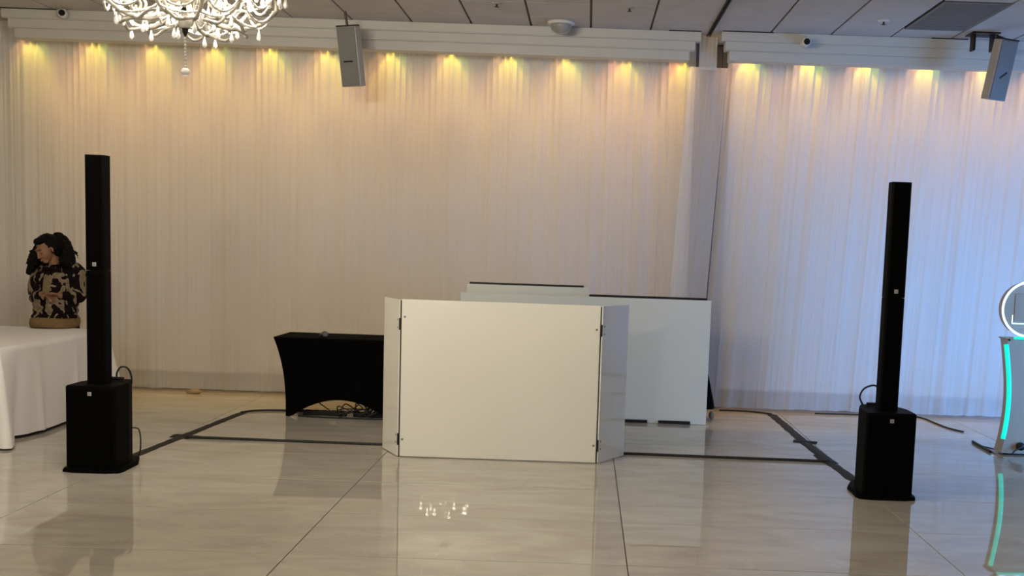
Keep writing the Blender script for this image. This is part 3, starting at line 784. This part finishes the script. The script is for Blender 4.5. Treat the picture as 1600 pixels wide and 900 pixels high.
# ------------------------------------------------------------------ chandeliers
def chandelier(x, y, label, power):
    e = empty('chandelier', (x, y, 0)); tag(e, label, 'chandelier', 'glass chandeliers')
    NA = 10
    bm = bmesh.new(); lathe(bm, [(0, 3.769), (.09, 3.769), (.085, 3.74), (.03, 3.70), (0, 3.70)], 24); obj('canopy', bm, M['bronze'], e, True)
    bm = bmesh.new(); lathe(bm, [(0, 3.70), (.012, 3.70), (.012, 3.5), (.035, 3.46), (.05, 3.40), (.03, 3.33), (.018, 3.28), (.03, 3.22), (.06, 3.14), (.05, 3.06), (.022, 3.02), (.022, 2.99), (0, 2.99)], 18); obj('stem', bm, M['glass'], e, True)
    bm = bmesh.new(); lathe(bm, [(.02, 3.0), (.10, 2.99), (.135, 2.95), (.13, 2.90), (.10, 2.855), (.055, 2.825), (.02, 2.815), (0, 2.815)], 24); obj('bowl', bm, M['glass'], e, True)
    bm = bmesh.new(); lathe(bm, [(0, 2.823), (.012, 2.82), (.020, 2.806), (.012, 2.792), (0, 2.79)], 14); obj('collar', bm, M['bronze'], e, True)
    bm = bmesh.new(); lathe(bm, [(0, 2.792), (.018, 2.79), (.030, 2.775), (.036, 2.755), (.034, 2.735), (.024, 2.718), (.026, 2.712), (0, 2.712)], 18); obj('knob', bm, M['glass'], e, True)
    bm = bmesh.new(); lathe(bm, [(0, 2.712), (.017, 2.710), (.014, 2.695), (.005, 2.672), (0, 2.67)], 12); obj('finial', bm, M['bronze'], e, True)
    bm = bmesh.new()
    for k in range(9): blob(bm, (0, 0, 2.662 - k * .0175), (.0075, .0075, .0085), sub=2)
    obj('bead_chain', bm, M['bead'], e, True)
    bm = bmesh.new(); blob(bm, (0, 0, 2.493), (.022, .022, .022), sub=3); obj('pendant_ball', bm, M['crystal'], e, True)
    drop = bmesh.new(); lathe(drop, [(0, 0), (.003, -.004), (.004, -.012), (.010, -.034), (.013, -.046), (.009, -.058), (0, -.064)], 8)
    dm = obj('drop', drop, M['crystal'], e, True); dme = dm.data; COL.objects.unlink(dm); bpy.data.objects.remove(dm)
    bulb_me = None
    def strand(p0, p1, sag, nb, par):
        bm = bmesh.new(); p0, p1 = Vector(p0), Vector(p1)
        for k in range(nb + 1):
            t = k / nb; p = p0.lerp(p1, t); p.z -= sag * 4 * t * (1 - t)
            r = .0062 if k % 5 else .0085
            blob(bm, p, (r, r, r), sub=1)
        o = obj('bead_strand', bm, M['bead'], par, True); return o
    def at(a, r, z): return (r * math.cos(a), r * math.sin(a), z)
    tips = []
    for k in range(NA):
        a = 2 * PI * (k + .35) / NA
        big = k % 2 == 0
        R = .44 if big else .36
        zt = 2.905 if big else 2.97
        low = 2.725 if big else 2.755
        pts = [at(a, .05, 2.84), at(a, .12, low + .035), at(a, R * .52, low), at(a, R * .80, low + .022), at(a, R, low + .09), at(a + .02, R + .012, zt - .04), at(a + .02, R, zt)]
        bm = bmesh.new(); P = catmull(pts, 6)
        # twisted glass rope arm
        tube(bm, P, .0105, 8)
        arm = obj('arm', bm, M['glass'], e, True)
        # side scroll of the arm
        bm = bmesh.new(); c = at(a, R * .62, low + .055)
        d = Vector((math.cos(a), math.sin(a), 0))
        sc = [Vector(c) + d * (.052 * (1 - .10 * q) * math.cos(q * .9)) + Vector((0, 0, .05 * (1 - .10 * q) * math.sin(q * .9))) for q in range(0, 8)]
        tube(bm, catmull(sc, 4), .008, 7); obj('scroll', bm, M['glass'], arm, True)
        ax, ay = R * math.cos(a + .02), R * math.sin(a + .02)
        bm = bmesh.new(); lathe(bm, [(.010, zt - .012), (.035, zt - .008), (.058, zt + .010), (.062, zt + .022), (.056, zt + .016), (.034, zt), (.010, zt - .004)], 18, (ax, ay, 0))
        dish = obj('drip_dish', bm, M['glass'], e, True)
        bm = bmesh.new(); lathe(bm, [(0, zt), (.014, zt), (.014, zt + .075), (.010, zt + .078), (0, zt + .078)], 12, (ax, ay, 0)); obj('candle', bm, M['white_plastic'], e, True)
        bm = bmesh.new(); lathe(bm, [(0, zt + .079), (.009, zt + .082), (.017, zt + .10), (.013, zt + .125), (.004, zt + .15), (0, zt + .155)], 12, (ax, ay, 0)); obj('bulb', bm, M['bulb'], e, True)
        for q in range(6):
            b_ = a + 2 * PI * q / 6
            o = bpy.data.objects.new('drop', dme); lk(o, dish); o.location = (ax + .058 * math.cos(b_), ay + .058 * math.sin(b_), zt + .008)
        for z_, r_ in ((low - .008, R * .52), (low + .01, R * .83)):
            o = bpy.data.objects.new('drop', dme); lk(o, arm); o.location = at(a, r_, z_)
        tips.append((a, R, zt, low))
        L = bpy.data.lights.new('bulb_light', 'POINT'); L.energy = power; L.color = (1, .90, .76); L.shadow_soft_size = .03
        lo = bpy.data.objects.new('bulb_light', L); COL.objects.link(lo); lo.parent = e; lo.location = (ax, ay, zt + .19)
    for k in range(NA):
        a, R, zt, low = tips[k]; a2, R2, zt2, low2 = tips[(k + 1) % NA]
        strand(at(a, R * .98, zt - .01), at(a2, R2 * .98, zt2 - .01), .10, 34, e)
        strand(at(a, R * .80, low + .02), at(a2, R2 * .80, low2 + .02), .02, 26, e)
        strand(at(a, R * .96, zt - .02), at(a, .125, 2.90), .075, 30, e)
        strand(at(a, R * .99, low + .10), at(a2, R2 * .99, low2 + .10), .085, 32, e)
        strand(at(a, R * .35, low + .02), at(a2, R2 * .35, low2 + .02), .02, 14, e)
        strand(at(a, R * .62, low + .01), at(a + .31, .05, 2.83), .03, 24, e)
        # lower glass loop between neighbouring arms
        am = a + PI / NA; rm = (R + R2) / 2 * .74
        bm = bmesh.new(); tube(bm, catmull([at(a, R * .55, low + .005), at((a + am) / 2, rm, low - .012), at(am, rm * 1.05, min(low, low2) - .02), at((a2 if a2 > a else a2 + 2 * PI) * .5 + am * .5, rm, low2 - .012), at(a2, R2 * .55, low2 + .005)], 6), .0085, 7)
        obj('glass_loop', bm, M['glass'], e, True)
    return e
chandelier(-2.10, 5.90, 'white glass chandelier with bead strands hanging at the top left', 15)
ch2 = chandelier(-2.36, -2.6, 'glass chandelier behind the viewer, seen as glints mirrored in the floor', 27)
ch2.rotation_euler = (0, 0, .4)

# ------------------------------------------------------------------ scrap by the skirting
bm = bmesh.new(); bmesh.ops.create_icosphere(bm, subdivisions=2, radius=1)
for v_ in bm.verts:
    n_ = noise.noise(v_.co * 2.1); v_.co = Vector((v_.co.x * .085 * (1 + .4 * n_), v_.co.y * .03 * (1 + .4 * n_), .022 + v_.co.z * .03 * (1 + .5 * n_)))
    if v_.co.z < .001: v_.co.z = .001
o = obj('paper_scrap', bm, M['scrap']); o.location = (-4.03, 11.55, 0); tag(o, 'small crumpled tan scrap on the floor by the skirting', 'scrap')

# ------------------------------------------------------------------ person behind the white table
pe = empty('person', (-4.885, 10.46, 0)); tag(pe, 'person with long dark hair in a patterned sweater, looking down behind the white table', 'person')
HR = Euler((math.radians(26), math.radians(-5), math.radians(-30)), 'XYZ').to_matrix()
HCN = Vector((-.058, -.165, 1.472))
def hd_(p): return tuple(HCN + HR @ Vector(p))
def hblob(bm, c, r, sub=3):
    q = bmesh.ops.create_icosphere(bm, subdivisions=sub, radius=1)
    for v_ in q['verts']: v_.co = HCN + HR @ (Vector(c) + Vector((v_.co.x * r[0], v_.co.y * r[1], v_.co.z * r[2])))
bm = bmesh.new()
hblob(bm, (0, .02, .030), (.075, .092, .085)); hblob(bm, (0, -.03, -.02), (.062, .062, .088)); hblob(bm, (0, -.058, -.092), (.030, .028, .024))
hblob(bm, (.032, -.055, -.035), (.028, .028, .034)); hblob(bm, (-.032, -.055, -.035), (.028, .028, .034))
hblob(bm, (0, -.080, .028), (.050, .014, .014))
for t in range(6):
    hblob(bm, (0, -.090 - .018 * t / 5, .012 - .050 * t / 5), (.008 + .006 * t / 5, .010 + .004 * t / 5, .010), 2)
hblob(bm, (.012, -.096, -.040), (.008, .009, .007), 2); hblob(bm, (-.012, -.096, -.040), (.008, .009, .007), 2)
hblob(bm, (0, -.090, -.068), (.022, .010, .009), 2)
for s_ in (-1, 1): hblob(bm, (s_ * .076, .012, -.012), (.010, .022, .032), 2)
for s_ in (-1, 1): hblob(bm, (s_ * .029, -.078, .004), (.015, .010, .010), 2)
# neck, torso, arms, legs
capsule(bm, (-.012, -.095, 1.30), hd_((0, .035, -.06)), .056, .052)
capsule(bm, (0, -.03, .90), (0, -.05, 1.08), .105, .110); capsule(bm, (0, -.05, 1.08), (-.003, -.075, 1.24), .115, .12)
capsule(bm, (-.15, -.06, 1.285), (.15, -.06, 1.285), .062, .062)
for s_ in (-1, 1):
    capsule(bm, (s_ * .075, .0, .82), (s_ * .10, .02, .48), .074, .056); capsule(bm, (s_ * .10, .02, .48), (s_ * .105, .05, .09), .056, .038)
    capsule(bm, (s_ * .105, .05, .05), (s_ * .115, -.09, .035), .040, .032)
    capsule(bm, (s_ * .175, -.055, 1.28), (s_ * .215, -.045, 1.045), .052, .042)
WR, WL = Vector((-.055, -.270, 1.065)), Vector((.115, -.265, 1.055))
capsule(bm, (-.215, -.045, 1.045), WR, .041, .027); capsule(bm, (.215, -.045, 1.045), WL, .041, .027)
def hand(bm, wrist, fwd, palm_n, side):
    """palm with four unequal curled fingers and a thumb leaving the side of the palm"""
    f = Vector(fwd).normalized(); n = Vector(palm_n).normalized(); s = f.cross(n).normalized() * side; n = s.cross(f).normalized() * side
    for i in range(4):
        o_ = (i - 1.5) * .0185
        capsule(bm, wrist + s * o_ * .7 + f * .015, wrist + s * o_ + f * .078, .0125, .0115)
    for i, l in enumerate((.062, .074, .070, .054)):
        o_ = (i - 1.5) * .0195; b0 = wrist + s * o_ + f * .080
        b1 = b0 + f * l * .45 + n * l * .12; b2 = b1 + f * l * .26 + n * l * .24; b3 = b2 + f * l * .08 + n * l * .26
        capsule(bm, b0, b1, .0092, .0085); capsule(bm, b1, b2, .0085, .0078); capsule(bm, b2, b3, .0078, .007)
    t0 = wrist - s * .024 + f * .022; t1 = t0 - s * .026 + f * .030 + n * .012; t2 = t1 - s * .006 + f * .028 + n * .016
    capsule(bm, t0, t1, .0115, .0100); capsule(bm, t1, t2, .0100, .0082)
hand(bm, WR, (.85, -.30, -.18), (.2, -.1, -1), 1)
hand(bm, WL, (-.88, -.30, .12), (.1, -.6, -1), -1)
body = obj('body', remesh(bm, .0052, 2), M['skin'], pe, True)
for s_ in (-1, 1):
    bm = bmesh.new(); tube(bm, [hd_((s_ * (.017 + .024 * t / 5), -.0865 + .006 * (t / 5) ** 2, -.004 - .004 * math.sin(PI * t / 5))) for t in range(6)], .0022, 6); obj('eyelashes', bm, M['brow'], pe, True)
    bm = bmesh.new(); tube(bm, [hd_((s_ * (.013 + .034 * t / 5), -.0925 + .010 * (t / 5) ** 2, .026 + .006 * math.sin(PI * t / 5))) for t in range(6)], .0034, 6); obj('eyebrow', bm, M['brow'], pe, True)
bm = bmesh.new()
hblob(bm, (0, -.0985, -.064), (.020, .006, .0045), 2); hblob(bm, (0, -.0975, -.073), (.017, .007, .006), 2); obj('lips', bm, M['lip'], pe, True)
# sweater
bm = bmesh.new()
for t in range(9):
    q = t / 8; z = .80 + .44 * q
    blob(bm, (.0, -.135 + .05 * q, z), (.205 - .012 * math.sin(PI * q), .24 - .10 * q, .06), sub=3)
capsule(bm, (-.155, -.06, 1.275), (.155, -.06, 1.275), .085, .085)
blob(bm, (0, -.07, 1.25), (.19, .13, .10), sub=3)
for s_ in (-1, 1):
    capsule(bm, (s_ * .175, -.06, 1.26), (s_ * .205, -.07, 1.06), .080, .068)
    blob(bm, (s_ * .205, -.07, 1.10), (.066, .08, .12), sub=3)
    capsule(bm, (s_ * .20, -.08, 1.045), (-.085 if s_ < 0 else .150, -.245, 1.06), .062, .040)
    blob(bm, (s_ * .16, -.12, 1.02), (.075, .08, .055), sub=3)
sw = remesh(bm, .008, 3)
for v_ in sw.verts:     # loose woollen folds
    n_ = noise.noise(v_.co * 9) * .010 + noise.noise(v_.co * 21) * .004
    v_.co += v_.normal * n_
    if v_.co.z < .785: v_.co.z = max(v_.co.z, .775)
obj('sweater', sw, M['sweater'], pe, True)
bm = bmesh.new(); ring = []
for zz, rr in ((.760, .94), (.767, .99), (.80, 1.02), (.838, 1.0), (.852, .94)):
    ring.append([bm.verts.new(((.204 * rr) * math.cos(2 * PI * k / 48), -.137 + .248 * rr * math.sin(2 * PI * k / 48), zz + .006 * math.sin(3 * 2 * PI * k / 48))) for k in range(48)])
for A, B in zip(ring, ring[1:]):
    for k in range(48): bm.faces.new((A[k], A[(k + 1) % 48], B[(k + 1) % 48], B[k]))
bm.faces.new(ring[0][::-1]); bm.faces.new(ring[-1])
obj('hem_band', bm, M['tan'], pe, True)
bm = bmesh.new(); P = [(-.03, -.195, 1.26), (-.022, -.228, 1.19), (-.012, -.25, 1.12), (-.008, -.262, 1.07)]
tube(bm, catmull(P, 4), .035, 10, rads=[.030 + .018 * q / 12 for q in range(13)], flat=.45); obj('placket', bm, M['placket'], pe, True)
bm = bmesh.new(); P = [(-.03 + .078 * math.cos(a), -.118 + .082 * math.sin(a), 1.325 + .03 * math.sin(a)) for a in [2 * PI * k / 24 for k in range(25)]]
tube(bm, P, .016, 8); obj('collar', bm, M['sweater'], pe, True)
# trousers and shoes
bm = bmesh.new(); blob(bm, (0, .0, .82), (.145, .12, .12), sub=3)
for s_ in (-1, 1): capsule(bm, (s_ * .075, .0, .82), (s_ * .10, .02, .48), .085, .070); capsule(bm, (s_ * .10, .02, .48), (s_ * .105, .05, .10), .068, .056)
obj('trousers', remesh(bm, .012, 2), M['jeans'], pe, True)
for s_ in (-1, 1):
    bm = bmesh.new(); capsule(bm, (s_ * .105, .06, .055), (s_ * .116, -.10, .045), .053, .043); bmesh.ops.scale(bm, verts=bm.verts, vec=(1, 1, 1))
    q = remesh(bm, .010, 2)
    for v_ in q.verts: v_.co.z = max(.001, v_.co.z)
    obj('shoe', q, M['shoe'], pe, True)
# hair: cap plus long wavy masses falling to both sides
bm = bmesh.new(); rnd = random.Random(9)
hblob(bm, (0, .040, .040), (.088, .095, .090)); hblob(bm, (0, -.005, .092), (.070, .072, .034)); hblob(bm, (.064, .045, -.01), (.030, .05, .08)); hblob(bm, (-.068, .010, -.005), (.022, .045, .075))
def lock(pts, r0, r1):
    P = catmull(pts, 5); n_ = len(P) - 1
    for i_, p in enumerate(P):
        r_ = r0 + (r1 - r0) * i_ / n_
        blob(bm, p, (r_, r_, r_ * 1.15), sub=2)
lock([(-.085, -.10, 1.56), (-.125, -.12, 1.50), (-.150, -.14, 1.42), (-.178, -.15, 1.33)], .052, .044)
lock([(-.10, -.16, 1.53), (-.140, -.19, 1.46), (-.175, -.20, 1.37), (-.205, -.20, 1.26)], .034, .026)
lock([(.0, -.05, 1.57), (.06, -.06, 1.53), (.105, -.09, 1.46), (.135, -.11, 1.38)], .055, .050)
lock([(.03, -.09, 1.56), (.095, -.12, 1.49), (.125, -.16, 1.40), (.145, -.18, 1.34)], .035, .030)
lock([(0, .0, 1.52), (.0, .03, 1.42), (.0, .03, 1.34)], .08, .09)
for k in range(90):
    s_ = -1 if k % 2 else 1
    if s_ < 0: st = Vector((rnd.uniform(-.20, -.12), rnd.uniform(-.22, -.06), rnd.uniform(1.36, 1.46))); en = st + Vector((rnd.uniform(-.045, .02), rnd.uniform(-.03, .02), -rnd.uniform(.07, .15)))
    else: st = Vector((rnd.uniform(.07, .165), rnd.uniform(-.20, -.04), rnd.uniform(1.38, 1.47))); en = st + Vector((rnd.uniform(-.02, .022), rnd.uniform(-.03, .02), -rnd.uniform(.06, .12)))
    pts = []
    for q in range(9):
        t = q / 8; p = st.lerp(en, t)
        p += Vector((.009 * math.sin(t * 16 + k), .009 * math.cos(t * 15 + k * 2), 0)); pts.append(p)
    tube(bm, pts, .010, 6, rads=[.011 * (1 - .55 * q / 8) for q in range(9)])
hb = remesh(bm, .0065, 1)
for v_ in hb.verts:
    v_.co += v_.normal * (.006 * noise.noise(v_.co * 38) + .004 * noise.noise(v_.co * 75))
obj('hair', hb, M['hair'], pe, True)
